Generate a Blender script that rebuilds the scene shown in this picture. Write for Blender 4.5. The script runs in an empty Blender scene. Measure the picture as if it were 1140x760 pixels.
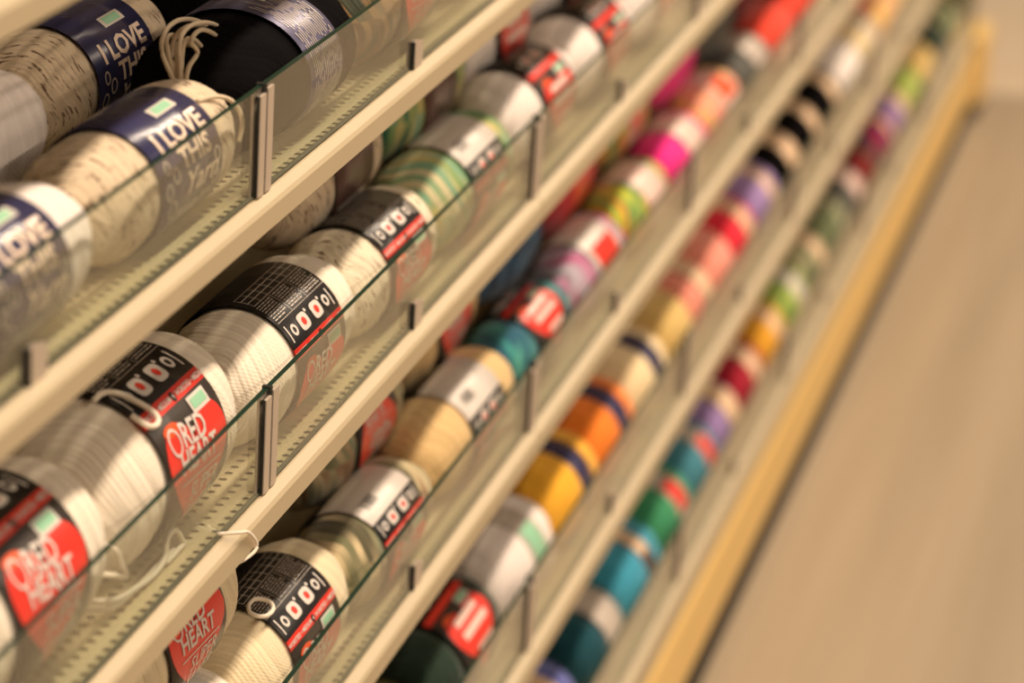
import bpy, bmesh, math, random
from mathutils import Vector, Matrix, noise
C = bpy.context.scene.collection
S = bpy.context.scene
PI = math.pi

# ------------------------------------------------------------------ camera
cam_d = bpy.data.cameras.new('camera'); cam = bpy.data.objects.new('camera', cam_d); C.objects.link(cam)
XV = Vector((.26467447, -.32717857, .90713924)); YV = Vector((-.96426893, -.1010356, .24490251)); ZV = Vector((.0115265, -.93954563, -.34222968))
cam.matrix_world = Matrix(((XV[0], -XV[1], -XV[2], 0), (YV[0], -YV[1], -YV[2], 0), (ZV[0], -ZV[1], -ZV[2], 1.475), (0, 0, 0, 1)))
cam_d.sensor_fit = 'HORIZONTAL'; cam_d.sensor_width = 36; cam_d.lens = 3280 / 1140 * 36
cam_d.clip_start = .05; cam_d.clip_end = 100
cam_d.dof.use_dof = True; cam_d.dof.focus_distance = 1.80; cam_d.dof.aperture_fstop = 4.6
S.camera = cam
S.view_settings.view_transform = 'Standard'; S.view_settings.look = 'None'
S.view_settings.gamma = 1; S.view_settings.use_curve_mapping = False
S.view_settings.exposure = 0.0
S.cycles.max_bounces = 10; S.cycles.transparent_max_bounces = 24; S.cycles.caustics_reflective = False

# ------------------------------------------------------------------ world and lights
w = bpy.data.worlds.new('world'); S.world = w; w.use_nodes = True
w.node_tree.nodes['Background'].inputs[0].default_value = (1, .775, .59, 1)
w.node_tree.nodes['Background'].inputs[1].default_value = .125
def area(name, loc, size_x, size_y, power, col, rot=(0, 0, 0)):
    l = bpy.data.lights.new(name, 'AREA'); l.shape = 'RECTANGLE'; l.size = size_x; l.size_y = size_y; l.energy = power; l.color = col
    o = bpy.data.objects.new(name, l); C.objects.link(o); o.location = loc; o.rotation_euler = rot
    return o
area('ceiling_strip_lamp', (3.2, -.30, 3.3), 9.5, .16, 262, (1, .80, .60))
area('ceiling_strip_lamp', (3.2, -3.1, 3.3), 9.5, .16, 175, (1, .80, .60))

# ------------------------------------------------------------------ material helpers
def mat(name, col=(.5, .5, .5), rough=.6, metal=0, spec=.5, sheen=0):
    m = bpy.data.materials.new(name); m.use_nodes = True
    b = m.node_tree.nodes['Principled BSDF']
    b.inputs['Base Color'].default_value = (*col, 1); b.inputs['Roughness'].default_value = rough
    b.inputs['Metallic'].default_value = metal; b.inputs['Specular IOR Level'].default_value = spec
    if sheen: b.inputs['Sheen Weight'].default_value = sheen
    return m
class NT:
    def __init__(s, m): s.t = m.node_tree; s.b = s.t.nodes.get('Principled BSDF')
    def n(s, typ, **k):
        x = s.t.nodes.new(typ)
        for a, v in k.items(): setattr(x, a, v)
        return x
    def l(s, a, b): s.t.links.new(a, b)
    def math(s, op, a, b=None, clamp=False):
        x = s.n('ShaderNodeMath', operation=op); x.use_clamp = clamp
        for i, v in enumerate((a, b)):
            if v is None: continue
            if isinstance(v, (int, float)): x.inputs[i].default_value = v
            else: s.l(v, x.inputs[i])
        return x.outputs[0]
    def mix(s, f, a, b):
        x = s.n('ShaderNodeMix', data_type='RGBA')
        for i, v in ((0, f), (6, a), (7, b)):
            if isinstance(v, tuple): x.inputs[i].default_value = (*v[:3], 1)
            elif isinstance(v, (int, float)): x.inputs[i].default_value = v
            else: s.l(v, x.inputs[i])
        return x.outputs[2]
def lin(r, g, b):
    f = lambda c: ((c / 255 + .055) / 1.055) ** 2.4 if c > 10 else c / 255 / 12.92
    return (f(r), f(g), f(b))

def noisy(name, col, amt=.12, scale=30, rough=.5, **k):
    m = mat(name, col, rough, **k); t = NT(m)
    tc = t.n('ShaderNodeTexCoord'); nz = t.n('ShaderNodeTexNoise'); nz.inputs['Scale'].default_value = scale; nz.inputs['Detail'].default_value = 4
    t.l(tc.outputs['Object'], nz.inputs['Vector'])
    c2 = tuple(c * (1 - amt) for c in col); c1 = tuple(min(1, c * (1 + amt * .5)) for c in col)
    t.l(t.mix(nz.outputs['Fac'], c2, c1), t.b.inputs['Base Color'])
    return m

M_enamel = noisy('cream_enamel', (.51, .42, .275), .06, 12, .5)
M_kick = noisy('yellow_enamel', (.88, .60, .21), .08, 6, .4)
M_dark = mat('dark_matte', (.02, .018, .015), .7)
M_clip = noisy('matt_clip_metal', (.55, .46, .38), .08, 40, .4, metal=.15)
M_clipd = mat('clip_slot_black', (.01, .01, .01), .5)
M_back = noisy('back_panel_brown', (.07, .055, .04), .15, 8, .7)

# perforated deck: rows of slots along the shelf, real holes through alpha
def deck_material():
    m = mat('perforated_enamel', (.66, .57, .36), .42); t = NT(m)
    tc = t.n('ShaderNodeTexCoord'); sp = t.n('ShaderNodeSeparateXYZ'); t.l(tc.outputs['Object'], sp.inputs[0])
    def cell(o, pitch, off=0.):
        return t.math('SUBTRACT', t.math('FRACT', t.math('DIVIDE', t.math('ADD', o, off), pitch)), .5)
    row = t.math('FLOOR', t.math('DIVIDE', t.math('ADD', sp.outputs[1], -.0085), .0120))
    cx = t.math('MULTIPLY', cell(t.math('ADD', sp.outputs[0], t.math('MULTIPLY', row, .0032)), .0102), .0102)
    cy = t.math('MULTIPLY', cell(sp.outputs[1], .0120, -.0085), .0120)
    cx = t.math('ABSOLUTE', cx); cy = t.math('ABSOLUTE', cy)
    d = t.math('ADD', t.math('POWER', t.math('DIVIDE', cx, .0022), 2.), t.math('POWER', t.math('DIVIDE', cy, .0027), 2.))
    hole = t.math('LESS_THAN', d, 1.)
    tr = t.n('ShaderNodeBsdfTransparent'); mx = t.n('ShaderNodeMixShader')
    t.l(hole, mx.inputs[0]); t.l(t.b.outputs[0], mx.inputs[1]); t.l(tr.outputs[0], mx.inputs[2])
    t.l(mx.outputs[0], t.t.nodes['Material Output'].inputs[0])
    return m
M_deck = deck_material()

def glass_material():
    m = bpy.data.materials.new('clear_glass'); m.use_nodes = True; t = NT(m); t.t.nodes.remove(t.b)
    g = t.n('ShaderNodeNewGeometry'); dt = t.n('ShaderNodeVectorMath', operation='DOT_PRODUCT')
    t.l(g.outputs['Incoming'], dt.inputs[0]); t.l(g.outputs['Normal'], dt.inputs[1])
    c = t.math('ABSOLUTE', dt.outputs['Value'])
    fr = t.math('ADD', t.math('MULTIPLY', t.math('POWER', t.math('SUBTRACT', 1., c), 5.), .96), .04, True)
    tr = t.n('ShaderNodeBsdfTransparent'); tr.inputs[0].default_value = (.955, .98, .95, 1)
    gl = t.n('ShaderNodeBsdfGlossy'); gl.inputs['Roughness'].default_value = .0; gl.inputs[0].default_value = (1, 1, 1, 1)
    df = t.n('ShaderNodeBsdfDiffuse'); df.inputs[0].default_value = (.7, .62, .5, 1)
    mx = t.n('ShaderNodeMixShader'); t.l(fr, mx.inputs[0]); t.l(tr.outputs[0], mx.inputs[1]); t.l(gl.outputs[0], mx.inputs[2])
    m2 = t.n('ShaderNodeMixShader'); m2.inputs[0].default_value = .012; t.l(mx.outputs[0], m2.inputs[1]); t.l(df.outputs[0], m2.inputs[2])   # faint dust on the pane
    t.l(m2.outputs[0], t.t.nodes['Material Output'].inputs[0])
    return m
M_glass = glass_material()
M_gedge = mat('glass_green_edge', (.006, .030, .019), .3)

# ------------------------------------------------------------------ mesh helpers
def link(name, me, parent=None, mats=()):
    o = bpy.data.objects.new(name, me); C.objects.link(o)
    for m in mats: me.materials.append(m)
    if parent: o.parent = parent
    return o
def from_bm(name, bm, m, parent=None, smooth=False):
    me = bpy.data.meshes.new(name); bm.to_mesh(me); bm.free()
    if smooth:
        for p in me.polygons: p.use_smooth = True
    return link(name, me, parent, m if isinstance(m, (list, tuple)) else [m])
def add_box(bm, x0, x1, y0, y1, z0, z1, mi=0):
    v = [bm.verts.new((x, y, z)) for x in (x0, x1) for y in (y0, y1) for z in (z0, z1)]
    fs = []
    for f in ((0, 1, 3, 2), (4, 6, 7, 5), (0, 4, 5, 1), (2, 3, 7, 6), (0, 2, 6, 4), (1, 5, 7, 3)):
        fc = bm.faces.new([v[i] for i in f]); fc.material_index = mi; fs.append(fc)
    return v, fs
def add_extrude_x(bm, prof, x0, x1):
    a = [bm.verts.new((x0, y, z)) for y, z in prof]; b = [bm.verts.new((x1, y, z)) for y, z in prof]
    n = len(prof)
    for i in range(n):
        j = (i + 1) % n; bm.faces.new((a[i], a[j], b[j], b[i]))
    bm.faces.new(a[::-1]); bm.faces.new(b)
    bmesh.ops.recalc_face_normals(bm, faces=bm.faces)
def tube_bm(pts, r, seg=8, closed=False):
    bm = bmesh.new(); rings = []; n = len(pts)
    for i, p in enumerate(pts):
        a = pts[(i - 1) % n] if closed or i else pts[0]; b = pts[(i + 1) % n] if closed or i < n - 1 else pts[-1]
        t = (Vector(b) - Vector(a)).normalized(); u = t.orthogonal().normalized()
        ref = Vector((.3, .2, .93)); u = (ref - t * ref.dot(t)).normalized(); v = t.cross(u)
        rings.append([bm.verts.new(Vector(p) + (u * math.cos(q) + v * math.sin(q)) * r) for q in (2 * PI * k / seg for k in range(seg))])
    for i in range(n if closed else n - 1):
        A, B = rings[i], rings[(i + 1) % n]
        for k in range(seg): bm.faces.new((A[k], A[(k + 1) % seg], B[(k + 1) % seg], B[k]))
    if not closed: bm.faces.new(rings[0][::-1]); bm.faces.new(rings[-1])
    return bm
def smooth_path(P, n=8):
    P = [Vector(p) for p in P]; out = []
    for i in range(len(P) - 1):
        p0, p1, p2, p3 = P[max(i - 1, 0)], P[i], P[i + 1], P[min(i + 2, len(P) - 1)]
        for k in range(n):
            t = k / n
            out.append(.5 * ((2 * p1) + (p2 - p0) * t + (2 * p0 - 5 * p1 + 4 * p2 - p3) * t * t + (3 * p1 - p0 - 3 * p2 + p3) * t ** 3))
    out.append(P[-1]); return out
def empty(name, loc, label, cat, group=None):
    o = bpy.data.objects.new(name, None); C.objects.link(o); o.location = loc; o.empty_display_size = .02
    o['label'] = label; o['category'] = cat
    if group: o['group'] = group
    return o

# ------------------------------------------------------------------ setting: floor, fixture wall
H0 = 1.475
DECK = {0: -.312 + H0, 1: -.508 + H0, 2: -.694 + H0, 3: -.893 + H0, 4: -1.092 + H0, 5: -1.302 + H0}
YF = .5615; PW = .6255; XA = 1.546; XEND = XA + 6 * PW; XBEG = XA - 3 * PW

def floor_material():
    m = mat('beige_floor', (.5, .4, .3), .38, spec=.4); t = NT(m)
    tc = t.n('ShaderNodeTexCoord'); nz = t.n('ShaderNodeTexNoise'); nz.inputs['Scale'].default_value = 2.2; nz.inputs['Detail'].default_value = 5
    mp = t.n('ShaderNodeMapping'); mp.inputs['Scale'].default_value = (.35, 6, 1); t.l(tc.outputs['Object'], mp.inputs[0]); t.l(mp.outputs[0], nz.inputs['Vector'])
    c = t.mix(nz.outputs['Fac'], (.27, .215, .150), (.47, .37, .255))  # pale streaks in the colour stand in for lamp reflections on the floor
    t.l(c, t.b.inputs['Base Color']); return m
M_floor = floor_material()
M_floor2 = noisy('pale_cross_aisle_floor', (.60, .48, .34), .05, 3, .35)
bm = bmesh.new(); add_box(bm, -3, 5.52, -6, 4, -.05, 0)
o = from_bm('floor', bm, M_floor); o['kind'] = 'structure'
bm = bmesh.new(); add_box(bm, 5.52, 14, -6, 4, -.05, 0)
o = from_bm('floor', bm, M_floor2); o['kind'] = 'structure'

tiers = {0: 'uppermost', 1: 'top', 2: 'second', 3: 'third', 4: 'fourth', 5: 'bottom'}
# back panel of the fixture with an upright at every section joint
fx = empty('gondola_back', (XBEG, 1.02, 0), 'dark brown back panel and uprights of the yarn shelving behind all skeins', 'shelving')
bm = bmesh.new(); add_box(bm, 0, XEND - XBEG, 0, .02, .08, 1.75); from_bm('back_panel', bm, M_back, fx)
for k in range(5):
    x = min((k * 2) * PW, XEND - XBEG - .03)
    bm = bmesh.new(); add_box(bm, x - (0.015 if k else 0), x + .015, -.025, 0, .0, 1.75); from_bm('upright', bm, M_dark, fx)

SEC = [(XA - 3 * PW, XA - PW), (XA - PW, XA + PW), (XA + PW, XA + 3 * PW), (XA + 3 * PW, XA + 5 * PW), (XA + 5 * PW, XEND)]
SECN = ['nearest', 'near', 'middle', 'far', 'farthest']
for r in range(5):
    z = DECK[r]
    for si, (x0, x1) in enumerate(SEC):
        if r == 0 and si > 1: continue
        if r == 0: lab = 'pale yellow enamel shelf edge at the photo top left corner' if si == 1 else 'pale yellow uppermost shelf section just outside the left frame'
        else: lab = f'cream enamel {tiers[r]} shelf board, {SECN[si]} section, with perforated deck'
        t_ = empty('shelf', (x0, YF, z), lab, 'shelf', f'sections of the {tiers[r]} shelf')
        L = x1 - x0 - .0012
        bm = bmesh.new()
        v, fs = add_box(bm, 0, L, .012, .42, -.0016, 0)
        from_bm('deck', bm, M_deck, t_)
        bm = bmesh.new()
        add_extrude_x(bm, [(.012, -.0002), (.0075, -.0008), (.0015, -.0035), (0, -.006), (0, -.0185), (.0012, -.0195), (.0135, -.0195), (.0135, -.017), (.003, -.017), (.003, -.007), (.0125, -.003)], 0, L)
        from_bm('front_lip', bm, M_enamel, t_)
        for xb in (.004, L - .02):
            bm = bmesh.new(); add_box(bm, xb, xb + .016, .03, .415, -.03, -.002); from_bm('bracket', bm, M_enamel, t_)
# base tier
z = DECK[5]
for si, (x0, x1) in enumerate(SEC):
    L = x1 - x0 - .0015
    t_ = empty('base_shelf', (x0, YF, 0), f'bottom base shelf with yellow kick panel, {SECN[si]} section, above the floor', 'shelf', 'base sections of the shelving')
    bm = bmesh.new(); add_box(bm, 0, L, .012, .42, z - .0016, z); from_bm('deck', bm, M_deck, t_)
    bm = bmesh.new()
    add_extrude_x(bm, [(.0125, z - .0002), (.0075, z - .0008), (.0015, z - .0035), (0, z - .006), (0, z - .033), (.0125, z - .033), (.0125, z - .003)], 0, L)
    from_bm('front_lip', bm, M_enamel, t_)
    bm = bmesh.new()
    add_extrude_x(bm, [(.012, z - .0335), (.003, z - .034), (.0, z - .036), (-.0022, z - .041), (-.003, z - .048), (-.003, .056), (-.0018, .049), (.001, .045), (.012, .045)], 0, L)
    from_bm('kick_panel', bm, M_kick, t_)
    bm = bmesh.new(); add_box(bm, 0, L, .0005, .05, 0, .0445); from_bm('toe_strip', bm, M_dark, t_)  # flush black strip fills the dark gap between kick panel and floor
# fixture beyond the end
t_ = empty('end_fixture', (XEND + .02, YF - .016, 0), 'blurred end display with yellow base beyond the far end of the shelves', 'display')
bm = bmesh.new(); add_extrude_x(bm, [(.0, .03), (.0, .145), (.006, .155), (.47, .155), (.47, .03)], 0, .14); from_bm('base_panel', bm, M_kick, t_)
bm = bmesh.new(); add_box(bm, 0, .03, .02, .47, .155, 1.75); from_bm('side_panel', bm, noisy('end_panel_olive', (.33, .31, .18), .1, 8), t_)
bm = bmesh.new(); add_box(bm, 0, .14, .005, .47, 0, .028); from_bm('toe_strip', bm, M_dark, t_)

# ------------------------------------------------------------------ glass bin fronts
GH = .0655
GHS = {3: .0575}
def glass_panel(r, n):
    GH = GHS.get(r, .0655)
    x0 = XA + n * PW; z = DECK[r]
    if r == 0: lab = 'glass bin front strip on the uppermost shelf at the frame corner' if n == -1 else 'glass bin front strip on the uppermost shelf just out of frame'
    else:
        ordn = ['first', 'second', 'third', 'fourth', 'fifth', 'sixth', 'seventh', 'eighth', 'ninth']
        lab = f'clear green-edged glass bin front on the {tiers[r]} shelf, {ordn[n + 2]} pane along'
    root = empty('glass_barrier', (x0, YF + .0085, z), lab, 'glass panel', f'glass bin fronts on the {tiers[r]} shelf')
    root.rotation_euler = (math.radians(3), 0, 0)
    L = PW - .003
    bm = bmesh.new()
    x_a, x_b, y_a, y_b = .0015, L + .0015, 0, .0034
    v = [bm.verts.new((x, y, zz)) for x in (x_a, x_b) for y in (y_a, y_b) for zz in (.001, GH)]
    def f(ix, mi):
        q = bm.faces.new([v[i] for i in ix]); q.material_index = mi
    f((0, 4, 5, 1), 0); f((2, 3, 7, 6), 0)
    f((1, 5, 7, 3), 1); f((0, 2, 6, 4), 1); f((0, 1, 3, 2), 1); f((4, 6, 7, 5), 1)
    from_bm('pane', bm, [M_glass, M_gedge], root)
def connector_proto():
    root = empty('glass_connector', (0, 0, 0), 'x', 'clip')
    bm = bmesh.new()
    add_box(bm, -.0108, -.0016, -.0022, -.0003, .0005, GH - .004); add_box(bm, .0016, .0112, -.0022, -.0003, .0005, GH - .002)
    bmesh.ops.bevel(bm, geom=bm.edges[:], offset=.0004, segments=1)
    from_bm('cover_plate', bm, M_clip, root)
    bm = bmesh.new(); add_box(bm, -.0016, .0016, -.0014, .0045, .0005, GH + .001); add_box(bm, -.0118, -.0108, -.0014, -.0002, .001, GH - .004)
    from_bm('gasket', bm, M_clipd, root)
    bm = bmesh.new(); add_box(bm, -.009, .009, .0032, .0046, .0005, GH - .004); from_bm('rear_plate', bm, M_clip, root)
    return root
def short_proto():
    root = empty('glass_clip', (0, 0, 0), 'x', 'clip')
    bm = bmesh.new()
    v = [(-.008, .0), (.011, 0), (.011, .016), (-.006, .020), (-.008, .018)]
    a = [bm.verts.new((x, -.0016, z)) for x, z in v]; b = [bm.verts.new((x, -.0003, z)) for x, z in v]
    bm.faces.new(a); bm.faces.new(b[::-1])
    for i in range(5): bm.faces.new((a[i], b[i], b[(i + 1) % 5], a[(i + 1) % 5]))
    bmesh.ops.recalc_face_normals(bm, faces=bm.faces)
    from_bm('plate', bm, M_clip, root)
    bm = bmesh.new(); add_box(bm, -.0098, -.008, -.0018, .0038, 0, .019); from_bm('slot', bm, M_clipd, root)
    return root
def dup(root, loc, rot=None, label=None, group=None):
    r = root.copy(); C.objects.link(r); r.location = loc
    if rot is not None: r.rotation_euler = rot
    if label: r['label'] = label
    if group: r['group'] = group
    for ch in list(root.children):
        c = ch.copy(); C.objects.link(c); c.parent = r
        for g in ch.children:
            d = g.copy(); C.objects.link(d); d.parent = c
    return r
conn = connector_proto(); clip = short_proto()
first_c = first_s = True
ordn = ['first', 'second', 'third', 'fourth', 'fifth', 'sixth', 'seventh', 'eighth', 'ninth']
for r in range(6):
    z = DECK[r]
    rng_n = {0: (-1, 0), 1: (-1, 2), 2: (-1, 3), 3: (-1, 4), 4: (0, 5), 5: (1, 6)}[r]
    for n in range(rng_n[0], rng_n[1]):
        glass_panel(r, n)
    for n in range(rng_n[0] + (0 if r > 3 else 1), rng_n[1] + 1):
        if r == 0: continue
        lab = f'tall metal connector joining glass panes on the {tiers[r]} shelf, {ordn[n]} from the left' if n or r > 2 else f'tall metal connector joining two glass panes at left on the {tiers[r]} shelf'
        loc = (XA + n * PW, YF + .0085, z); rot = (math.radians(3), 0, 0); grp = 'tall glass connectors'
        if first_c: conn.location = loc; conn.rotation_euler = rot; conn['label'] = lab; conn['group'] = grp; first_c = False
        else:
            q = dup(conn, loc, rot, lab, grp)
            if r in GHS: q.scale = (1, 1, GHS[r] / GH)
    for n in range(rng_n[0], rng_n[1]):
        if r == 0: continue
        lab = f'short metal clip holding the glass foot on the {tiers[r]} shelf, {ordn[n + 1]} from the left'
        loc = (XA + (n + .5) * PW - .007, YF + .0085, z); rot = (math.radians(3), 0, 0); grp = 'short glass clips'
        if first_s: clip.location = loc; clip.rotation_euler = rot; clip['label'] = lab; clip['group'] = grp; first_s = False
        else: dup(clip, loc, rot, lab, grp)

# ------------------------------------------------------------------ yarn materials (UV.x = strand number, UV.y = turns)
def yarn_mat(name, kind, cols, flecks=None):
    dark = max(cols[0]) < .03; m = mat(name, cols[0], .92, spec=.02 if dark else .15, sheen=0 if dark else .25); t = NT(m)
    uv = t.n('ShaderNodeUVMap'); sp = t.n('ShaderNodeSeparateXYZ'); t.l(uv.outputs[0], sp.inputs[0])
    oi = t.n('ShaderNodeObjectInfo')
    base = None
    if kind == 'vari':                                   # long colour runs along the strand
        fl = t.math('FLOOR', t.math('MULTIPLY', sp.outputs[0], .5))
        cb = t.n('ShaderNodeCombineXYZ'); t.l(t.math('MULTIPLY', fl, .62), cb.inputs[0]); t.l(t.math('MULTIPLY', sp.outputs[1], 1.5), cb.inputs[1]); t.l(t.math('MULTIPLY', oi.outputs['Random'], 30), cb.inputs[2])
        nz = t.n('ShaderNodeTexNoise'); nz.inputs['Scale'].default_value = 1.; nz.inputs['Detail'].default_value = 1; t.l(cb.outputs[0], nz.inputs['Vector'])
        rp = t.n('ShaderNodeValToRGB'); el = rp.color_ramp.elements; rp.color_ramp.interpolation = 'EASE'
        while len(el) < len(cols): el.new(.5)
        for i, c in enumerate(cols):
            el[i].position = .30 + .40 * i / (len(cols) - 1); el[i].color = (*c, 1)
        t.l(nz.outputs['Fac'], rp.inputs[0]); base = rp.outputs[0]
    else:
        fl = t.math('FLOOR', sp.outputs[0]); wn = t.n('ShaderNodeTexWhiteNoise', noise_dimensions='1D'); t.l(fl, wn.inputs['W'])
        base = t.mix(wn.outputs['Value'], tuple(c * .90 for c in cols[0]), tuple(min(1, c * 1.04) for c in cols[0]))
    if flecks:
        cb = t.n('ShaderNodeCombineXYZ'); t.l(t.math('MULTIPLY', sp.outputs[0], 1.1), cb.inputs[0]); t.l(t.math('MULTIPLY', sp.outputs[1], 17), cb.inputs[1])
        nz = t.n('ShaderNodeTexNoise'); nz.inputs['Scale'].default_value = 1.; nz.inputs['Detail'].default_value = 2; t.l(cb.outputs[0], nz.inputs['Vector'])
        k = t.math('MULTIPLY', t.math('SUBTRACT', nz.outputs['Fac'], flecks[1]), 14., True)
        base = t.mix(k, base, flecks[0])
    t.l(base, t.b.inputs['Base Color'])
    # fibre bump
    tc = t.n('ShaderNodeTexCoord'); nf = t.n('ShaderNodeTexNoise'); nf.inputs['Scale'].default_value = 900; nf.inputs['Detail'].default_value = 2; t.l(tc.outputs['Object'], nf.inputs['Vector'])
    wv = t.math('SINE', t.math('MULTIPLY', t.math('ADD', t.math('MULTIPLY', sp.outputs[1], 70.), t.math('MULTIPLY', sp.outputs[0], 1.)), 6.283))
    bp = t.n('ShaderNodeBump'); bp.inputs['Strength'].default_value = .35; bp.inputs['Distance'].default_value = .0008
    t.l(t.math('ADD', nf.outputs['Fac'], t.math('MULTIPLY', wv, .25)), bp.inputs['Height']); t.l(bp.outputs[0], t.b.inputs['Normal'])
    return m
CREAM = (.88, .79, .66)
Y = {
 'cream': yarn_mat('yarn_cream', 's', [CREAM]),
 'cream2': yarn_mat('yarn_buff_cream', 's', [(.80, .68, .46)]),
 'white': yarn_mat('yarn_white', 's', [(.88, .80, .76)]),
 'fleck': yarn_mat('yarn_oatmeal_fleck', 's', [(.70, .57, .41)], ((.17, .10, .06), .575)),
 'flecklight': yarn_mat('yarn_aran_fleck', 's', [(.82, .73, .56)], ((.20, .12, .06), .59)),
 'black': yarn_mat('yarn_black', 's', [(.006, .0055, .006)]),
 'greenvari': yarn_mat('yarn_green_gold_mix', 'vari', [(.05, .20, .12), (.22, .35, .14), (.55, .47, .18), (.20, .38, .24), (.60, .55, .34)]),
 'camo': yarn_mat('yarn_camouflage_mix', 'vari', [(.10, .09, .05), (.62, .50, .30), (.17, .17, .09), (.55, .46, .28), (.28, .16, .08), (.20, .24, .15)]),
 'tan': yarn_mat('yarn_tan', 's', [(.74, .52, .25)]),
 'teal': yarn_mat('yarn_teal_mix', 'vari', [(.01, .06, .10), (.05, .30, .28), (.02, .10, .17), (.10, .42, .34), (.02, .05, .10)]),
 'bluedeep': yarn_mat('yarn_deep_blue', 'vari', [(.01, .04, .10), (.03, .12, .24), (.01, .05, .12)]),
 'lilacgrey': yarn_mat('yarn_grey_plum_mix', 'vari', [(.20, .20, .22), (.55, .45, .55), (.45, .08, .22), (.50, .50, .55)]),
 'rainbow': yarn_mat('yarn_rainbow_mix', 'vari', [(.55, .03, .03), (.80, .30, .03), (.60, .60, .05), (.04, .25, .10), (.75, .12, .04)]),
 'redmix': yarn_mat('yarn_red_dark_mix', 'vari', [(.40, .01, .03), (.65, .03, .05), (.10, .02, .03)]),
 'hotpink': yarn_mat('yarn_hot_pink', 's', [(.95, .03, .30)]),
 'coral': yarn_mat('yarn_coral_mix', 'vari', [(.80, .12, .16), (.90, .40, .30), (.75, .60, .12), (.85, .15, .25)]),
 'red': yarn_mat('yarn_red', 's', [(.80, .06, .03)]),
 'scarlet': yarn_mat('yarn_scarlet', 's', [(.85, .03, .06)]),
 'darkgrey': yarn_mat('yarn_charcoal', 's', [(.10, .10, .09)]),
 'brownmix': yarn_mat('yarn_brown_mix', 'vari', [(.10, .05, .03), (.35, .22, .10), (.06, .07, .05), (.40, .20, .08)]),
 'olive': yarn_mat('yarn_black_olive_mix', 'vari', [(.01, .012, .008), (.02, .025, .012), (.14, .11, .04), (.015, .02, .012)]),
 'darkgreen': yarn_mat('yarn_bottle_green', 's', [(.015, .035, .022)]),
 'gold': yarn_mat('yarn_golden_yellow', 's', [(.95, .48, .04)]),
 'orange': yarn_mat('yarn_orange', 's', [(.95, .25, .03)]),
 'peach': yarn_mat('yarn_pale_cream', 's', [(.90, .72, .44)]),
 'mustard': yarn_mat('yarn_mustard', 's', [(.72, .50, .18)]),
 'salmon': yarn_mat('yarn_salmon', 's', [(.92, .34, .26)]),
 'purple': yarn_mat('yarn_lavender', 's', [(.36, .24, .52)]),
 'violet': yarn_mat('yarn_violet_blue', 's', [(.12, .14, .42)]),
 'navyteal': yarn_mat('yarn_petrol', 's', [(.01, .08, .11)]),
 'sky': yarn_mat('yarn_bright_blue', 's', [(.05, .34, .50)]),
 'green': yarn_mat('yarn_green', 's', [(.05, .30, .14)]),
 'tealblue': yarn_mat('yarn_teal_blue', 's', [(.06, .24, .32)]),
 'maroon': yarn_mat('yarn_maroon', 's', [(.38, .01, .03)]),
 'amber': yarn_mat('yarn_amber', 's', [(.80, .38, .03)]),
 'lime': yarn_mat('yarn_lime_mix', 'vari', [(.25, .42, .05), (.60, .62, .15), (.12, .30, .06), (.45, .55, .12)]),
 'sage': yarn_mat('yarn_sage_mix', 'vari', [(.35, .38, .20), (.10, .13, .06), (.55, .50, .30)]),
 'plum': yarn_mat('yarn_plum_mix', 'vari', [(.12, .02, .16), (.35, .02, .04), (.10, .04, .22)]),
 'darkred': yarn_mat('yarn_oxblood', 's', [(.22, .01, .01)]),
}
M_lblack = mat('label_black', (.012, .011, .012), .3)
M_ldark = mat('label_dark_brown', (.05, .04, .035), .3)
M_lred = mat('label_red', (.80, .045, .03), .3)
M_lorange = mat('label_orange', (.85, .11, .03), .3)
M_lwhite = mat('label_white', (.70, .64, .59), .35)
M_lgrey = mat('label_pale_grey', (.55, .48, .42), .35)
M_lgreen = mat('label_mint_green', (.30, .60, .40), .35)
M_lnavy = mat('label_navy', (.035, .035, .10), .22)
M_lnavy2 = mat('label_violet_silver', (.12, .115, .20), .32, metal=.2)
M_lcopper = mat('label_copper_print', (.85, .68, .55), .3)
M_lbrown = mat('label_brown', (.10, .05, .04), .3)
M_lpink = mat('label_pale_pink', (.85, .62, .55), .35)
M_lbuff = mat('label_buff', (.82, .58, .38), .35)

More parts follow.
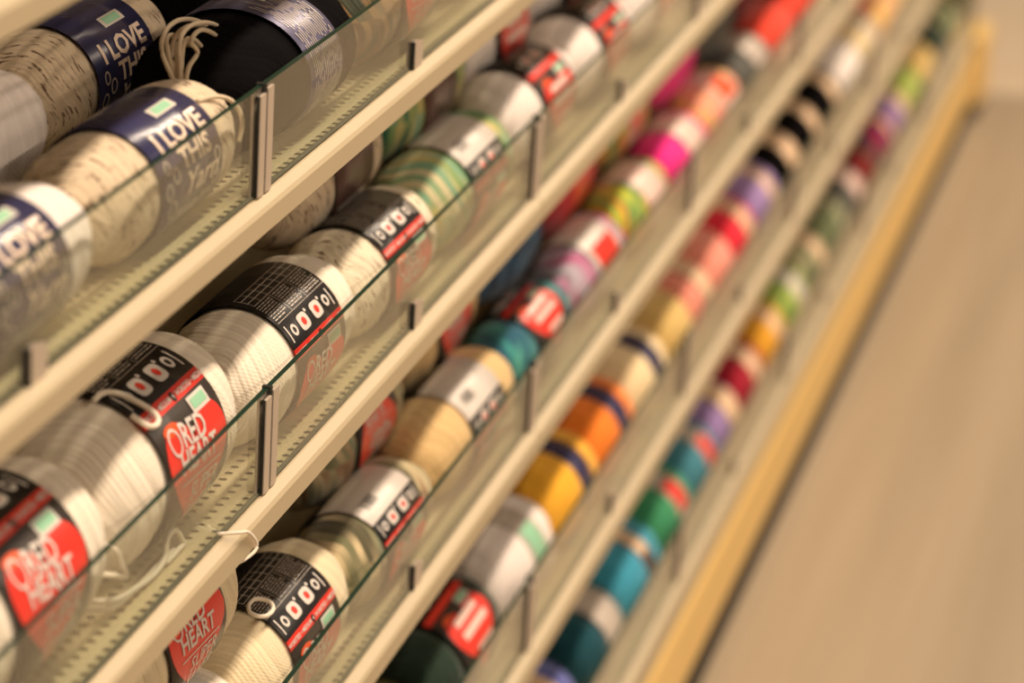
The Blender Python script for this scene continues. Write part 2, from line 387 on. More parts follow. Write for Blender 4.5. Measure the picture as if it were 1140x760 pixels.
# ------------------------------------------------------------------ skein geometry
R0 = .053
def skein_mesh(name, length, hi, seed, band=.048, fine=1.0):
    rnd = random.Random(seed); hl = length / 2
    p = 3.0
    prof = []; K = 400
    for i in range(K + 1):                      # profile from pole to pole
        a = PI * i / K
        c, s = math.cos(a), math.sin(a)
        x = -hl * math.copysign(abs(c) ** (2 / (3.6 if hi else 2.4)), c); r = (abs(s) ** (2 / (2.9 if hi else 2.3))) * R0
        prof.append((x, r))
    cum = [0]
    for i in range(K): cum.append(cum[-1] + math.hypot(prof[i + 1][0] - prof[i][0], prof[i + 1][1] - prof[i][1]))
    T = cum[-1]
    pitch = .0036 * fine
    N = T / pitch
    nu = int(N * (6 if hi else 3)); nv = 112 if hi else 40
    verts = []; uvs = []; faces = []
    ph = [rnd.uniform(0, 6.28) for _ in range(6)]; off = rnd.uniform(0, 50)
    j = 0
    for iu in range(nu + 1):
        d = T * (.012 + .976 * iu / nu)
        while j < K - 1 and cum[j + 1] < d: j += 1
        f = (d - cum[j]) / max(1e-9, cum[j + 1] - cum[j])
        x = prof[j][0] + f * (prof[j + 1][0] - prof[j][0]); r = prof[j][1] + f * (prof[j + 1][1] - prof[j][1])
        dx = prof[j + 1][0] - prof[j][0]; dr = prof[j + 1][1] - prof[j][1]; ln = math.hypot(dx, dr) or 1
        nx, nr = -dr / ln, dx / ln
        wb = 1 / (1 + math.exp(-(abs(x) - band) / .0025))      # 0 under the label, 1 outside
        for iv in range(nv):
            v = 2 * PI * iv / nv
            e = x / hl
            warp = 2.6 * math.sin(v + ph[0]) + 1.2 * math.sin(2 * v + ph[1]) + 4.5 * noise.noise(Vector((off + x * 9, math.cos(v) * 1.1, math.sin(v) * 1.1)))
            s = d / pitch + warp
            fr = s - math.floor(s)
            ridge = math.sqrt(max(0, 1 - (2 * fr - 1) ** 2))
            idx = math.floor(s)
            lift = (math.sin(idx * 12.9898 + off) * 43758.5453) % 1.0
            big = noise.noise(Vector((s * .22 + off, math.cos(v) * .9, math.sin(v) * .9 + 7)))
            lump = noise.noise(Vector((x * 16 + off, math.cos(v) * .8, math.sin(v) * .8)))
            h = (.0006 * fine * ridge + .0008 * lift * ridge + .0026 * big) * (.15 + .85 * wb) + .0018 * lump * wb
            h += (.0030 if hi else .0060) * wb - .0030                      # waist squeezed by the band
            sh = .0030 * wb * (1 - abs(e)) * 0
            rr = max(.0015, r + nr * h)
            xx = x + nx * h
            verts.append((xx, -rr * math.cos(v), rr * math.sin(v)))
            uvs.append((s, v / (2 * PI)))
    for iu in range(nu):
        for iv in range(nv):
            a = iu * nv + iv; b = iu * nv + (iv + 1) % nv
            faces.append((a, b, b + nv, a + nv))
    v0 = len(verts); verts.append((verts[0][0], 0, 0)); verts.append((verts[nu * nv][0], 0, 0)); uvs += [(0, 0), (0, 0)]
    for iv in range(nv):
        faces.append((v0, (iv + 1) % nv, iv)); faces.append((v0 + 1, nu * nv + iv, nu * nv + (iv + 1) % nv))
    me = bpy.data.meshes.new(name); me.from_pydata(verts, [], faces)
    ul = me.uv_layers.new(name='UVMap')
    data = []
    nl = len(faces)
    for fi, f in enumerate(faces):
        for k, vi in enumerate(f):
            u, vv = uvs[vi]
            if fi < nu * nv and (fi % nv) == nv - 1 and k in (1, 2): vv = 1.0
            data += [u, vv]
    ul.data.foreach_set('uv', data)
    me.polygons.foreach_set('use_smooth', [True] * len(me.polygons))
    me.update(); return me

RL = R0 + .0004           # label radius
def bend(bm, rot, rad):
    """flat print (x along the skein, y = arc length) wrapped round the skein"""
    for v in bm.verts:
        a = v.co.y / RL + rot; rr = rad + v.co.z
        v.co = Vector((v.co.x, -rr * math.cos(a), rr * math.sin(a)))
def cut_rows(bm, step=.003):
    ys = [v.co.y for v in bm.verts]; y = min(ys) + step
    while y < max(ys):
        bmesh.ops.bisect_plane(bm, geom=bm.verts[:] + bm.edges[:] + bm.faces[:], plane_co=(0, y, 0), plane_no=(0, 1, 0)); y += step
def poly(bm, pts, mi=0):
    f = bm.faces.new([bm.verts.new((x, y, 0)) for x, y in pts]); f.material_index = mi
    if f.normal.z < 0 or True:
        f.normal_update()
        if f.normal.z < 0: f.normal_flip()
    return f
def text_into(bm, s, x, y, size, mi=0, sx=1., bold=0., rot=0., shear=0., spacing=1.):
    cu = bpy.data.curves.new('t', 'FONT'); cu.body = s; cu.size = size; cu.offset = bold; cu.align_x = 'CENTER'; cu.align_y = 'CENTER'; cu.resolution_u = 2; cu.shear = shear; cu.space_character = spacing
    o = bpy.data.objects.new('t', cu); C.objects.link(o); bpy.context.view_layer.update()
    me = bpy.data.meshes.new_from_object(o); 
    me.transform(Matrix.Translation((x, y, 0)) @ Matrix.Rotation(rot, 4, 'Z') @ Matrix.Diagonal((sx, 1, 1, 1)))
    for p in me.polygons: p.material_index = mi
    n = len(bm.faces)
    bm.from_mesh(me); bm.faces.ensure_lookup_table()
    for f in bm.faces[n:]: f.material_index = mi
    bpy.data.objects.remove(o); bpy.data.curves.remove(cu); bpy.data.meshes.remove(me)
def print_mesh(name, bm, rot, lift, mats):
    bmesh.ops.triangulate(bm, faces=[f for f in bm.faces if len(f.verts) > 4])
    cut_rows(bm); bend(bm, rot, RL + lift)
    me = bpy.data.meshes.new(name); bm.to_mesh(me); bm.free()
    for m in mats: me.materials.append(m)
    return me
def band_mesh(name, half, zones, mats, rot, wav=0.):
    """label band: closed thin sleeve; zones = (deg0, deg1, material index)"""
    bm = bmesh.new(); n = 120; T = .0005
    rings = []
    for k in range(n):
        a = 2 * PI * k / n - PI; ring = []
        for x, rr in ((-half, RL), (-half * .33, RL + .0002), (half * .33, RL + .0002), (half, RL), (half, RL - T), (-half, RL - T)):
            ring.append(bm.verts.new((x, -rr * math.cos(a + rot), rr * math.sin(a + rot))))
        rings.append(ring)
    for k in range(n):
        deg = -180 + 360 * (k + .5) / n; mi = 0
        for a, b, m in zones:
            if a <= deg < b: mi = m
        A, B = rings[k], rings[(k + 1) % n]
        for i in range(6):
            f = bm.faces.new((A[i], B[i], B[(i + 1) % 6], A[(i + 1) % 6])); f.material_index = mi; f.smooth = True
    bmesh.ops.recalc_face_normals(bm, faces=bm.faces)
    me = bpy.data.meshes.new(name); bm.to_mesh(me); bm.free()
    for m in mats: me.materials.append(m)
    return me
D = lambda deg: math.radians(deg) * RL      # angle on the label -> arc length
def ellipse(cx, cy, a, b, n=20): return [(cx + a * math.cos(2 * PI * i / n), cy + b * math.sin(2 * PI * i / n)) for i in range(n)]
def rect(x0, x1, y0, y1): return [(x0, y0), (x1, y0), (x1, y1), (x0, y1)]
def stroke_ring(bm, cx, cy, a, b, t, mi=0, n=20):
    o = [bm.verts.new((cx + a * math.cos(2 * PI * i / n), cy + b * math.sin(2 * PI * i / n), 0)) for i in range(n)]
    q = [bm.verts.new((cx + (a - t) * math.cos(2 * PI * i / n), cy + (b - t) * math.sin(2 * PI * i / n), 0)) for i in range(n)]
    for i in range(n):
        f = bm.faces.new((o[i], o[(i + 1) % n], q[(i + 1) % n], q[i])); f.material_index = mi

_cache = {}
def red_label(rotdeg, variant, detail):
    """big red heart label. variant: 'dark' table side or 'white' table side"""
    key = ('red', rotdeg, variant, detail)
    if key in _cache: return _cache[key]
    rot = math.radians(rotdeg); out = {}
    hw = .0445
    zones = [(-70, 44, 2), (44, 54, 3), (54, 78, 0), (78, 104, 0 if variant == 'dark' else 1), (104, 150, 1 if variant == 'white' else 0)]
    out['label_band'] = band_mesh('label_band', hw, zones, [M_lblack, M_lwhite, M_ldark, M_lred, M_lgrey], rot)
    # heart
    bm = bmesh.new(); pts = []
    for i in range(48):
        t = 2 * PI * i / 48
        hx = 16 * math.sin(t) ** 3; hy = 13 * math.cos(t) - 5 * math.cos(2 * t) - 2 * math.cos(3 * t) - math.cos(4 * t)
        pts.append((hx / 16 * .0425, D(-4) + (hy + 2.5) / 14.5 * D(42)))
    poly(bm, pts, 0)
    q = [(x * .92 - .0005, y + D(1)) for x, y in pts]
    ob = [p for p in q if p[1] > D(20) and p[0] < -.002]
    bmesh.ops.triangulate(bm, faces=bm.faces[:])
    out['heart_emblem'] = print_mesh('heart_emblem', bm, rot, .0006, [M_lred])
    bm = bmesh.new(); poly(bm, ellipse(-.024, D(35), .010, D(4)), 0)
    out['orange_highlight'] = print_mesh('orange_highlight', bm, rot, .0008, [M_lorange])
    bm = bmesh.new(); poly(bm, rect(.009, .033, D(32), D(43)), 0); poly(bm, rect(.0115, .0305, D(34.5), D(41)), 1)
    for f in bm.faces:
        if f.material_index == 1:
            for v in f.verts: v.co.z = .0003
    out['value_tag'] = print_mesh('value_tag', bm, rot, .0009, [M_lwhite, M_lgreen])
    if detail:
        bm = bmesh.new()
        text_into(bm, 'RED', -.0010, D(25.5), .0200, bold=.0004, sx=.90, rot=-.10)
        stroke_ring(bm, -.0265, D(27.5), .0075, .0085, .0018)
        text_into(bm, 'HEART', -.002, D(10.5), .0178, bold=.0004, sx=.95, rot=-.08)
        poly(bm, [(-.030, D(1.5)), (.030, D(-1.5)), (.030, D(-2.7)), (-.030, D(.3))])
        text_into(bm, 'SUPER', .006, D(-11), .0165, bold=.0001, sx=.95, rot=-.06)
        text_into(bm, 'SAVER', .005, D(-26), .0165, bold=.0001, sx=.95, rot=-.06)
        out['lettering'] = print_mesh('lettering', bm, rot, .0012, [M_lwhite])
    else:
        bm = bmesh.new()
        for (x0, x1, a, b) in ((-.024, .026, 18, 30), (-.026, .030, 2, 15), (-.012, .026, -20, -8)): poly(bm, rect(x0, x1, D(a) + .002, D(b) - .002))
        text_bm = bm
        out['lettering'] = print_mesh('lettering', bm, rot, .0012, [M_lpink])
    # stripe text
    if detail:
        bm = bmesh.new()
        text_into(bm, 'WORSTED \u2022 MEDIUM', -.0245, D(49), .0050, bold=.0001, sx=.92)
        text_into(bm, 'WORSTED \u2022 MEDIUM', .0265, D(49), .0050, bold=.0001, sx=.92)
        poly(bm, ellipse(.001, D(49), .0024, .0034, 12), 1); text_into(bm, '4', .001, D(49), .0045, bold=.0001)
        for f in bm.faces:
            if f.material_index == 1:
                for v in f.verts: v.co.z = -.0002
        out['stripe_print'] = print_mesh('stripe_print', bm, rot, .0009, [M_lwhite, M_lblack])
    # care icons
    bm = bmesh.new()
    xs = (-.020, .004) if detail else (-.020, .004)
    for i, cx in enumerate((-.0135, .0105)):
        y = D(67)
        poly(bm, [(cx + .0078 * math.copysign(abs(math.cos(q)) ** .55, math.cos(q)), y + .0068 * math.copysign(abs(math.sin(q)) ** .55, math.sin(q))) for q in (2 * PI * i_ / 24 + .01 for i_ in range(24))], 0)
        poly(bm, ellipse(cx, y, .0032, .0034, 10), 1)
        poly(bm, ellipse(cx + .0095, y + .0060, .0016, .0016, 8), 0)
    for cx in (-.031, .028):
        stroke_ring(bm, cx, D(67), .0046, .0050, .0024, 0, 12)
    if detail:
        for cx in (-.040, .037): poly(bm, rect(cx - .0012, cx + .0004, D(59), D(75)), 0)
    for f in bm.faces:
        if f.material_index == 1:
            for v in f.verts: v.co.z = .0003
    out['care_icons'] = print_mesh('care_icons', bm, rot, .0009, [M_lwhite, M_lred])
    # instruction table (lines and rows of tiny print)
    if detail and variant == 'white':
        bm = bmesh.new(); rr = random.Random(7); x = -.030
        while x < -.008:
            ww = rr.uniform(.0003, .0009); poly(bm, rect(x, x + ww, D(92), D(106)), 0); x += ww + rr.uniform(.0005, .0010)
        out['barcode'] = print_mesh('barcode', bm, rot, .0009, [M_ldark])
    elif detail:
        bm = bmesh.new(); rr = random.Random(5)
        mi = 0
        poly(bm, rect(-.043, .043, D(79.4), D(79.9)), 0)
        poly(bm, rect(.012, .0125, D(80), D(103)), 0); poly(bm, rect(-.016, -.0155, D(80), D(103)), 0)
        for gx in (-.040, -.028, -.016, -.004, .008, .020, .032, .0425): poly(bm, rect(gx, gx + .0005, D(104), D(122)), 0)
        for gy in (104, 110, 116, 122): poly(bm, rect(-.040, .0425, D(gy), D(gy + .6)), 0)
        for row in range(8):
            y = D(82.5 + row * 2.6)
            for c0, c1 in ((-.042, -.018), (-.013, .010), (.015, .041)):
                x = c0
                while x < c1:
                    ww = rr.uniform(.002, .006)
                    if x + ww < c1: poly(bm, rect(x, x + ww, y, y + .0009), 0)
                    x += ww + .0012
        out['fine_print'] = print_mesh('fine_print', bm, rot, .0009, [M_lgrey if variant == 'dark' else M_lblack])
    _cache[key] = out; return out

def love_label(rotdeg, detail, silver=False):
    key = ('love', rotdeg, detail, silver)
    if key in _cache: return _cache[key]
    rot = math.radians(rotdeg); out = {}
    zones = [(-180, 180, 0), (20, 60, 1)] if silver else [(-180, 180, 0)]
    hw = .030 if silver else .0445
    out['label_band'] = band_mesh('label_band', hw, zones, [M_lnavy2 if silver else M_lnavy, M_lnavy2], rot)
    bm = bmesh.new(); poly(bm, rect(-.004, .026, D(56), D(68)), 0); poly(bm, rect(.000, .022, D(58), D(66)), 1)
    for f in bm.faces:
        if f.material_index == 1:
            for v in f.verts: v.co.z = .0003
    out['value_tag'] = print_mesh('value_tag', bm, rot, .0009, [M_lwhite, M_lgreen])
    bm = bmesh.new()
    if silver:
        rr = random.Random(3)
        for i in range(16):
            x = -.024 + i * .0031; a = -60 + rr.uniform(0, 20)
            while a < 50:
                b = a + rr.uniform(5, 22); poly(bm, rect(x, x + .0009, D(a), D(b)), 0); a = b + rr.uniform(2, 6)
    else: text_into(bm, 'I LOVE', .002, D(36), .0245, bold=.0008, sx=.92)
    if not silver: text_into(bm, 'THIS', .008, D(14), .0225, bold=.0007, sx=.95)
    if not silver: text_into(bm, 'Yarn', .010, D(-9), .026, bold=.0003, sx=1.0, shear=.4)
    out['lettering'] = print_mesh('lettering', bm, rot, .0010, [M_lgrey if silver else M_lcopper])
    if detail and not silver:
        bm = bmesh.new()
        for cx, cy, a in ((-.033, 16, .006), (-.036, -4, .007), (-.024, 6, .007), (-.030, -22, .008), (.036, 0, .0065), (.034, -20, .007)):
            stroke_ring(bm, cx, D(cy), a * .7, a, .0018)
        for i in range(5): poly(bm, rect(-.020 + i * .011, -.0125 + i * .011, D(-30), D(-28)))
        out['yarn_swirls'] = print_mesh('yarn_swirls', bm, rot, .0010, [M_lgrey])
    _cache[key] = out; return out
def plain_label(half, m, patch=None, rotdeg=0):
    key = ('plain', half, m.name, patch.name if patch else '', rotdeg)
    if key in _cache: return _cache[key]
    out = {'label_band': band_mesh('label_band', half, [(-180, 180, 0)], [m], 0)}
    if patch:
        bm = bmesh.new(); poly(bm, rect(-half * .75, half * .75, D(30), D(75)), 0)
        out['label_patch'] = print_mesh('label_patch', bm, math.radians(rotdeg), .0008, [patch])
    _cache[key] = out; return out

_bodies = {}
def body_mesh(L, hi, seed, band):
    key = (round(L, 3), hi, seed, band)
    if key not in _bodies: _bodies[key] = skein_mesh('yarn_body', L, hi, seed, band)
    return _bodies[key]

def skein(r, x, yarn, lab, text, L=.208, row='f', hi=False, seed=0, tilt=0., dz=0., R=.81, dy=0., group=None):
    y = .5745 + R0 * R if row == 'f' else .672 + R0 * R
    root = empty('yarn_skein', (x, y + dy, DECK[r] + R0 * R + (.0002 if hi else .0025) + dz), text, 'yarn skein', group or f'yarn skeins on the {tiers[r]} shelf')
    root.rotation_euler = (0, 0, tilt)
    band = .048
    if lab and lab[0] == 'plain': band = lab[1]
    if not lab: band = 0.0 - .02
    me = body_mesh(L - (0 if hi else .008), hi, seed, band)
    b = bpy.data.objects.new('yarn_body', me); C.objects.link(b); b.parent = root; b.scale = (1, R, R)
    if not me.materials: me.materials.append(None)
    b.material_slots[0].link = 'OBJECT'; b.material_slots[0].material = Y[yarn]
    if not lab: return root
    if lab[0] == 'red': parts = red_label(lab[1], lab[2], hi)
    elif lab[0] == 'love': parts = love_label(lab[1], hi, len(lab) > 2)
    else: parts = plain_label(lab[1], lab[2], *(lab[3:]))
    lb = bpy.data.objects.new('label_band', parts['label_band']); C.objects.link(lb); lb.parent = root; lb.scale = (1, R, R)
    for k, m in parts.items():
        if k == 'label_band': continue
        o = bpy.data.objects.new(k, m); C.objects.link(o); o.parent = lb
    return root

N_ = M_lnavy
def perched(r, x, yarn, lab, text, z=.115, y=.662, flip=False, R=.80, **k):
    o = skein(r, x, yarn, lab, text, R=R, **k)
    o.location.y = y; o.location.z = DECK[r] + z
    if flip: o.rotation_euler = (0, PI, 0)
    return o
def far(r, x, yarn, lab, text, **k): return skein(r, x, yarn, lab, text, hi=False, **k)
# --- top shelf
skein(1, 1.033, 'white', None, 'plain white skein cut by the left photo edge, front of the top shelf', hi=True, seed=3, R=.69)
skein(1, 1.241, 'white', ('love', 6), 'white skein with navy label at the left edge, front of the top shelf', hi=True, seed=1, R=.69)
s1 = skein(1, 1.452, 'fleck', ('love', 6), 'oatmeal flecked skein with navy lettered label, front of top shelf beside the connector', hi=True, seed=2, R=.69)
bk = skein(1, 1.672, 'black', ('love', 20, 1), 'black skein with silver label behind the glass, front of the top shelf', hi=True, seed=6, R=.92)
bk.scale = (1, 1.06, .86); bk.location.z = DECK[1] + R0 * .92 * .86
skein(1, 1.885, 'brownmix', ('red', -8, 'dark'), 'brown mixed skein with red label seen faintly through the top glass', hi=True, seed=2)
skein(1, 2.095, 'fleck', ('red', 0, 'dark'), 'beige skein behind the top shelf glass at the upper photo edge', seed=4)
skein(1, 1.430, 'white', None, 'white skein end at the left edge, back row of the top shelf', row='b', hi=True, seed=3, R=.72, dy=.01)
skein(1, 1.640, 'fleck', ('love', -8), 'oatmeal flecked skein with bold navy label, back row of the top shelf', row='b', hi=True, seed=2, R=.72, dy=.018)
skein(1, 1.850, 'black', ('love', 30, 1), 'black skein with silver label, back row of the top shelf', row='b', hi=True, seed=6, R=.95)
skein(1, 2.060, 'black', None, 'plain black skein at the top edge, back row of the top shelf', row='b', hi=False, seed=4, R=.95)
skein(1, 2.270, 'redmix', None, 'dark red skein at the top edge, back row of the top shelf', row='b', hi=False, seed=4)
# --- second shelf
skein(2, 1.040, 'cream', None, 'cream skein cut by the left edge, front of the second shelf', hi=True, seed=3)
k0 = skein(2, 1.249, 'cream', ('red', 6, 'dark'), 'cream skein with red heart label, leftmost label on the second shelf', hi=True, seed=1, R=1.0)
k1 = skein(2, 1.450, 'cream', ('red', -3, 'dark'), 'cream skein with sharp red heart label left of the second shelf connector', hi=True, seed=2, R=1.0)
skein(2, 1.667, 'cream', ('red', -30, 'dark'), 'cream skein with black printed label right of the second shelf connector', hi=True, seed=3)
skein(2, 1.862, 'flecklight', ('red', -16, 'dark'), 'aran flecked skein with black and red label, front of the second shelf', hi=True, seed=1, L=.188, R=.74)
skein(2, 2.066, 'greenvari', ('red', -38, 'white'), 'green and gold mixed skein with brown label, front of the second shelf', hi=True, seed=2, R=.74)
skein(2, 2.280, 'white', ('red', 4, 'dark'), 'white skein with red label just right of the second connector, second shelf', seed=4, hi=False, L=.198, R=.78)
skein(2, 2.480, 'white', ('red', -4, 'dark'), 'white skein with red label near the top edge, front of second shelf', seed=5, L=.198, R=.78)
far(2, 2.69, 'white', ('red', 0, 'dark'), 'white skein at the upper photo edge, front of the second shelf', seed=4)
far(2, 2.90, 'fleck', ('red', 0, 'dark'), 'beige skein behind glass at the upper photo edge, second shelf', seed=5)
perched(2, 1.890, 'fleck', ('plain', .042, M_lbrown, M_lgrey, -98), 'oatmeal flecked skein with dark label, upper layer of the second shelf', hi=True, seed=2, z=.095, y=.668)
perched(2, 2.102, 'greenvari', ('plain', .042, M_lbrown, M_lpink, -100), 'green mixed skein with dark label, upper layer of the second shelf', hi=True, seed=3, z=.095, y=.668)
perched(2, 2.314, 'white', ('red', -10, 'dark'), 'white skein with red label, upper layer of the second shelf', seed=4, z=.095, y=.668)
perched(2, 2.526, 'white', ('red', 10, 'dark'), 'white skein at the top edge, upper layer of the second shelf', seed=5, z=.095, y=.668)
perched(2, 2.738, 'white', None, 'plain white skein out at the top, upper layer of second shelf', seed=4, z=.095, y=.668)
# --- third shelf
skein(3, 1.450, 'cream', None, 'cream skein at the bottom photo edge, front of the third shelf', hi=True, seed=1)
k3 = skein(3, 1.652, 'cream2', ('red', -22, 'dark'), 'buff cream skein with black label and yarn ring, front of the third shelf', hi=True, seed=2)
skein(3, 1.850, 'camo', ('red', -28, 'white'), 'camouflage mixed skein with white and red label, front of the third shelf', hi=True, seed=3, L=.19, R=.67)
skein(3, 2.070, 'tan', ('red', -46, 'white'), 'tan skein with broad white label left of the third shelf connector', hi=True, seed=1, L=.22, R=.73)
skein(3, 2.275, 'teal', ('red', 40, 'dark'), 'teal mixed skein with bright red label right of third shelf connector', seed=4, L=.2, R=.66)
far(3, 2.475, 'lilacgrey', ('plain', .042, M_lwhite, M_lred, -22), 'grey and plum mixed skein with white and red label, third shelf', seed=5, L=.2, R=.66)
far(3, 2.672, 'rainbow', ('plain', .035, M_lpink), 'rainbow mixed skein with pale pink label, front of the third shelf', seed=4, L=.19, R=.66)
far(3, 2.858, 'hotpink', ('plain', .035, M_lpink), 'hot pink skein with pale label, front of the third shelf', seed=5, L=.18, R=.66)
far(3, 3.040, 'coral', ('plain', .035, M_lpink, M_lorange, 0), 'coral and yellow mixed skein beyond the hot pink skein, third shelf', seed=4, L=.18, R=.66)
far(3, 3.215, 'darkgrey', ('plain', .035, M_lgrey), 'charcoal skein with grey label before the red skein, third shelf', seed=5, L=.17, R=.66)
far(3, 3.380, 'red', None, 'orange red skein at the top photo edge, front of the third shelf', seed=4, L=.17, R=.66)
far(3, 3.550, 'red', ('plain', .035, M_lred), 'red skein with red label just past the top edge, third shelf', seed=5, L=.17, R=.66)
perched(3, 1.480, 'cream2', ('red', 0, 'dark'), 'cream skein with large red label seen under the second shelf lip, third shelf upper layer', hi=True, seed=1, y=.632, z=.123)
perched(3, 1.930, 'camo', ('red', -8, 'white'), 'camouflage skein with upside down red label, upper layer of the third shelf', hi=True, seed=2, flip=True, y=.665, z=.085)
perched(3, 2.145, 'tan', ('red', 0, 'dark'), 'tan skein with red label under the lip, upper layer of third shelf', hi=True, seed=3, y=.668, z=.090)
perched(3, 2.326, 'bluedeep', None, 'deep blue skein without visible label, upper layer of the third shelf', z=.105, seed=4, R=.85)
perched(3, 2.536, 'redmix', ('plain', .04, M_lred), 'dark red mixed skein, upper layer of the third shelf', z=.098, seed=5)
perched(3, 2.760, 'rainbow', ('plain', .035, M_lpink, M_lred, -40), 'rainbow mixed skein with pink label, upper layer of the third shelf', z=.098, seed=4)
perched(3, 2.985, 'hotpink', None, 'hot pink skein, upper layer of the third shelf', z=.098, seed=5)
perched(3, 3.195, 'darkgrey', None, 'charcoal skein, upper layer of the third shelf', z=.098, seed=4)
perched(3, 3.405, 'darkred', None, 'oxblood skein near the top edge, upper layer of the third shelf', z=.098, seed=5)
# --- fourth shelf
R4 = dict()
far(4, 1.855, 'olive', None, 'black and olive mixed skein at the bottom photo edge, fourth shelf', seed=4)
far(4, 2.055, 'darkgreen', ('red', 30, 'dark'), 'bottle green skein with bright red label, front of the fourth shelf', seed=5, L=.188)
far(4, 2.238, 'white', ('plain', .02, M_lgrey, M_lgreen, -20), 'white skein with small grey and green label, front of the fourth shelf', seed=4, L=.170)
for x, L, yn, lb, tx in [
    (2.405, .155, 'gold', ('plain', .018, N_), 'golden yellow skein with narrow navy band, front of the fourth shelf'),
    (2.552, .15, 'orange', ('plain', .018, N_), 'orange skein with narrow navy band, front of the fourth shelf'),
    (2.702, .15, 'peach', ('plain', .018, N_), 'pale cream skein with narrow navy band, front of the fourth shelf'),
    (2.835, .108, 'mustard', None, 'mustard tan skein beyond the pale cream skein, fourth shelf'),
    (2.945, .108, 'salmon', ('plain', .02, M_lbuff), 'salmon skein beside the mustard skein, front of the fourth shelf'),
    (3.055, .108, 'salmon', None, 'salmon pink skein beside the scarlet skein, front of the fourth shelf'),
    (3.178, .13, 'scarlet', ('plain', .018, M_lbuff), 'scarlet skein with tan band, front of the fourth shelf'),
    (3.320, .15, 'purple', ('plain', .016, M_lbuff), 'lavender skein with thin tan band, front of the fourth shelf'),
    (3.470, .15, 'black', ('plain', .03, M_lbuff), 'black skein with cream label next to the lavender skein, fourth shelf'),
    (3.625, .15, 'black', ('plain', .022, M_lbuff), 'black skein with cream label, middle of three black skeins, fourth shelf'),
    (3.780, .15, 'black', ('plain', .022, M_lbuff), 'black skein with cream label next to the white skein, fourth shelf'),
    (3.945, .17, 'white', None, 'white skein beyond the black skeins, front of the fourth shelf'),
    (4.115, .16, 'peach', ('plain', .022, M_lgrey), 'pale cream skein at the far top, front of the fourth shelf'),
    (4.285, .16, 'coral', None, 'coral skein at the far top edge, front of the fourth shelf'),
    (4.455, .16, 'tan', None, 'tan skein past the far top edge, front of the fourth shelf')]:
    far(4, x, yn, lb, tx, L=L, seed=4)
for x, yn, lb, tx in [(2.17, 'olive', None, 'black olive skein, back row of the fourth shelf near the bottom edge'),
    (2.375, 'darkgreen', ('red', 20, 'dark'), 'bottle green skein with red label, back row of the fourth shelf'),
    (2.585, 'white', ('plain', .02, M_lgrey), 'white skein hidden in shade, back row of the fourth shelf'),
    (2.795, 'orange', None, 'orange skein in shade, back row of the fourth shelf'),
    (3.005, 'mustard', None, 'mustard skein in shade, back row of the fourth shelf'),
    (3.215, 'scarlet', None, 'scarlet skein in shade, back row of the fourth shelf'),
    (3.425, 'darkred', None, 'dark red skein in shade, back row of the fourth shelf'),
    (3.635, 'black', None, 'black skein in shade, back row of the fourth shelf'),
    (3.845, 'black', ('plain', .02, M_lgrey), 'black skein with grey band in shade, back row of the fourth shelf'),
    (4.055, 'tan', None, 'tan skein in shade at the far end, back row of fourth shelf')]:
    far(4, x, yn, lb, tx, row='b', seed=5)
# --- bottom shelf
for x, L, yn, lb, tx in [
    (2.195, .15, 'violet', ('plain', .018, N_), 'violet blue skein at the bottom photo edge, front of the bottom shelf'),
    (2.350, .155, 'violet', ('plain', .012, M_lbuff), 'violet blue skein with thin tan band, front of the bottom shelf'),
    (2.535, .14, 'navyteal', ('plain', .028, M_lgrey, None, 0), 'dark petrol skein with grey label, front of the bottom shelf'),
    (2.692, .165, 'sky', ('plain', .016, M_lbrown, M_lbuff, 10), 'bright blue skein with brown band beside the bottom connector'),
    (2.850, .15, 'green', ('plain', .022, M_lgrey, M_lred, -10), 'green skein with small red label, front of the bottom shelf'),
    (2.995, .14, 'tealblue', ('plain', .02, M_lgrey, M_lred, -20), 'teal blue skein with red patch label, front of the bottom shelf'),
    (3.130, .13, 'purple', ('plain', .026, M_lbuff), 'lavender skein with cream label, front of the bottom shelf'),
    (3.272, .15, 'maroon', ('plain', .020, M_lbuff), 'maroon skein with tan label, front of the bottom shelf'),
    (3.420, .14, 'amber', ('plain', .018, M_lbuff), 'amber skein with pale band, front of the bottom shelf'),
    (3.570, .15, 'lime', ('plain', .022, M_lwhite), 'lime green mixed skein with white band, front of the bottom shelf'),
    (3.730, .15, 'sage', ('plain', .022, M_lbuff), 'sage mixed skein with buff label, nearer of two on bottom shelf'),
    (3.890, .15, 'sage', None, 'sage mixed skein without label, farther of two on the bottom shelf'),
    (4.045, .15, 'darkgrey', ('plain', .028, M_lpink), 'charcoal skein with pink label, far along the bottom shelf'),
    (4.200, .15, 'darkred', ('plain', .022, M_lbrown), 'oxblood skein far along the bottom shelf'),
    (4.355, .14, 'plum', ('plain', .012, M_lbuff), 'plum and red mixed skein far along the bottom shelf'),
    (4.500, .13, 'purple', ('plain', .022, M_lbuff), 'lavender skein with buff label far along the bottom shelf'),
    (4.650, .15, 'lime', None, 'lime mixed skein near the far end of the bottom shelf'),
    (4.810, .15, 'mustard', None, 'mustard skein near the far end of the bottom shelf'),
    (4.965, .14, 'darkgreen', None, 'dark green skein second from the far end, bottom shelf'),
    (5.120, .14, 'sage', None, 'grey green skein last at the far end of the bottom shelf')]:
    far(5, x, yn, lb, tx, L=L, seed=4)
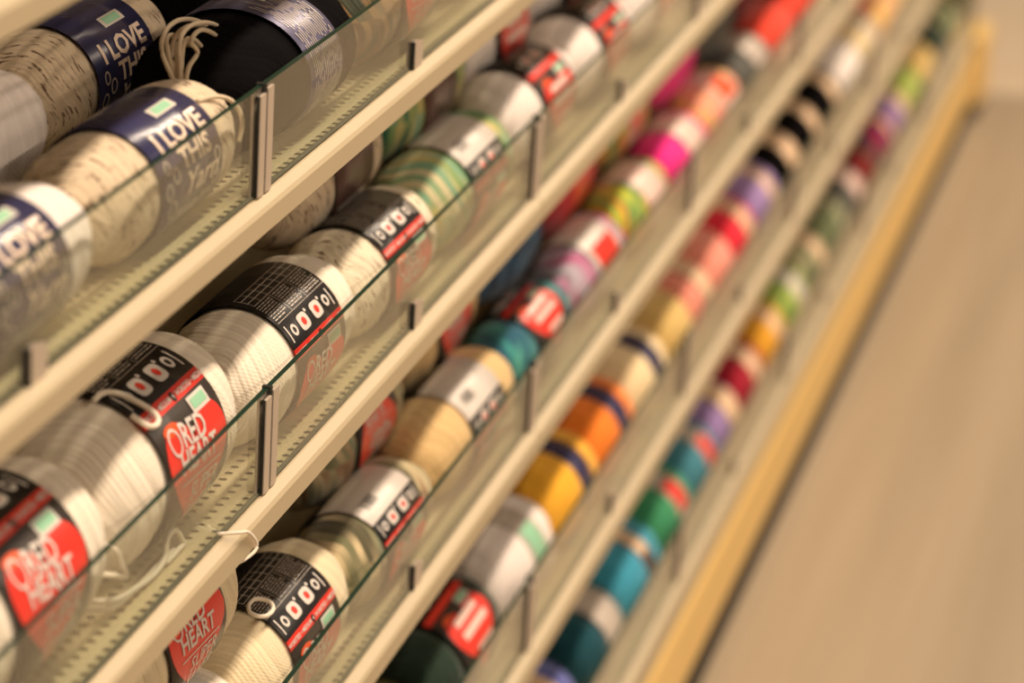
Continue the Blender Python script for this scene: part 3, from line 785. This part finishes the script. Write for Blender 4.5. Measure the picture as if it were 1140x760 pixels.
for x, yn, tx in [(2.45, 'bluedeep', 'deep blue skein nearest the bottom photo edge, back row of bottom shelf'), (2.66, 'navyteal', 'petrol skein in shade, back row of the bottom shelf'),
    (2.87, 'darkgreen', 'dark green skein in shade, back row of the bottom shelf'), (3.08, 'tealblue', 'teal blue skein in shade, back row of the bottom shelf'),
    (3.29, 'bluedeep', 'deep blue skein behind the maroon skein, back row of bottom shelf'), (3.50, 'maroon', 'maroon skein in shade, back row of the bottom shelf'),
    (3.71, 'mustard', 'mustard skein in shade, back row of the bottom shelf'), (3.92, 'darkgrey', 'charcoal skein in shade, back row of the bottom shelf'),
    (4.13, 'camo', 'camouflage skein in shade, back row of the bottom shelf'), (4.34, 'darkred', 'oxblood skein in shade, back row of the bottom shelf')]:
    far(5, x, yn, None, tx, row='b', seed=5)

# ------------------------------------------------------------------ loose loops of yarn
def tail(root, pts, m, r=.0017, off=(0, 0, 0)):
    L = root.location
    P = [Vector(p) + Vector(off) - L for p in pts]
    return from_bm('yarn_tail', tube_bm(smooth_path(P, 6), r, 8), m, root, True)
tail(k1, [(1.3927, .6131, .8895), (1.4059, .6128, .8894), (1.4118, .6063, .8875), (1.4139, .5976, .8834), (1.4165, .5904, .8785), (1.4164, .5852, .8738), (1.4099, .5836, .8721), (1.4028, .5855, .8741), (1.3996, .5909, .8789), (1.3989, .5937, .881)], Y['cream'])
tail(k3, [(1.5988, .6027, .6755), (1.6077, .6023, .6754), (1.6127, .5981, .6737), (1.6143, .5932, .6711), (1.6095, .5903, .6692), (1.6011, .5903, .6692), (1.5936, .593, .671), (1.5911, .5975, .6734), (1.5929, .6005, .6747), (1.5988, .6027, .6755)], Y['cream'], .0014)
tail(k0, [(1.335, .60, .797), (1.3435, .585, .7952), (1.3748, .585, .7883), (1.4036, .585, .7848), (1.4201, .585, .7878), (1.4236, .585, .7974), (1.4361, .585, .7977), (1.4477, .585, .7855), (1.4481, .585, .7845), (1.4379, .585, .784), (1.4245, .585, .784), (1.4198, .585, .7845)], Y['cream'])
tail(k0, [(1.335, .60, .792), (1.3488, .588, .7881), (1.3813, .588, .7845), (1.418, .588, .784), (1.4400, .588, .784)], Y['cream'])
tail(k0, [(1.335, .60, .812), (1.3435, .586, .81), (1.3653, .586, .7994), (1.3598, .586, .8093), (1.352, .586, .8212), (1.345, .592, .8273)], Y['cream'])
A1 = [(1.644, .66, 1.0091), (1.6479, .66, 1.0212), (1.6693, .66, 1.0235), (1.7, .66, 1.0161), (1.7185, .66, 1.0046), (1.7115, .66, .9958), (1.6922, .66, .9935), (1.6835, .66, 1.0039), (1.6657, .66, 1.0152), (1.6504, .66, 1.0144)]
A2 = [(1.6443, .655, 1.0026), (1.66, .655, 1.009), (1.65, .655, 1.0183), (1.6685, .655, 1.0206), (1.6959, .655, 1.0082), (1.6983, .655, .9959), (1.6852, .655, .991)]
for q, (dx, dy, dz_) in enumerate(((0, 0, 0), (.004, .006, -.003), (-.003, .009, .002))):
    tail(s1, [(1.540, .615, 1.022)] + [(a - .094 + dx, .62 + dy, c + .034 + dz_) for a, b, c in A1] + [(1.545, .618, 1.020)], Y['fleck'], .0014)
tail(s1, [(1.535, .612, 1.022)] + [(a - .094, .615, c + .034) for a, b, c in A2] + [(1.545, .612, 1.018)], Y['fleck'], .0014)
tail(s1, [(1.500, .590, 1.033), (1.515, .586, 1.032), (1.527, .582, 1.028), (1.533, .578, 1.021), (1.534, .576, 1.012), (1.530, .577, 1.002)], Y['fleck'], .0014)
th = empty('yarn_strand', (1.4736, .5605, .786), 'thin cream yarn strand looped around the lip of the second shelf', 'yarn strand')
tail(th, [(1.468, .572, .7835), (1.4736, .5605, .7835), (1.4824, .5592, .7805), (1.4912, .5592, .7743), (1.4984, .5592, .7667), (1.4967, .5592, .7628), (1.489, .562, .7605), (1.4784, .566, .7600)], Y['cream'], .0011)
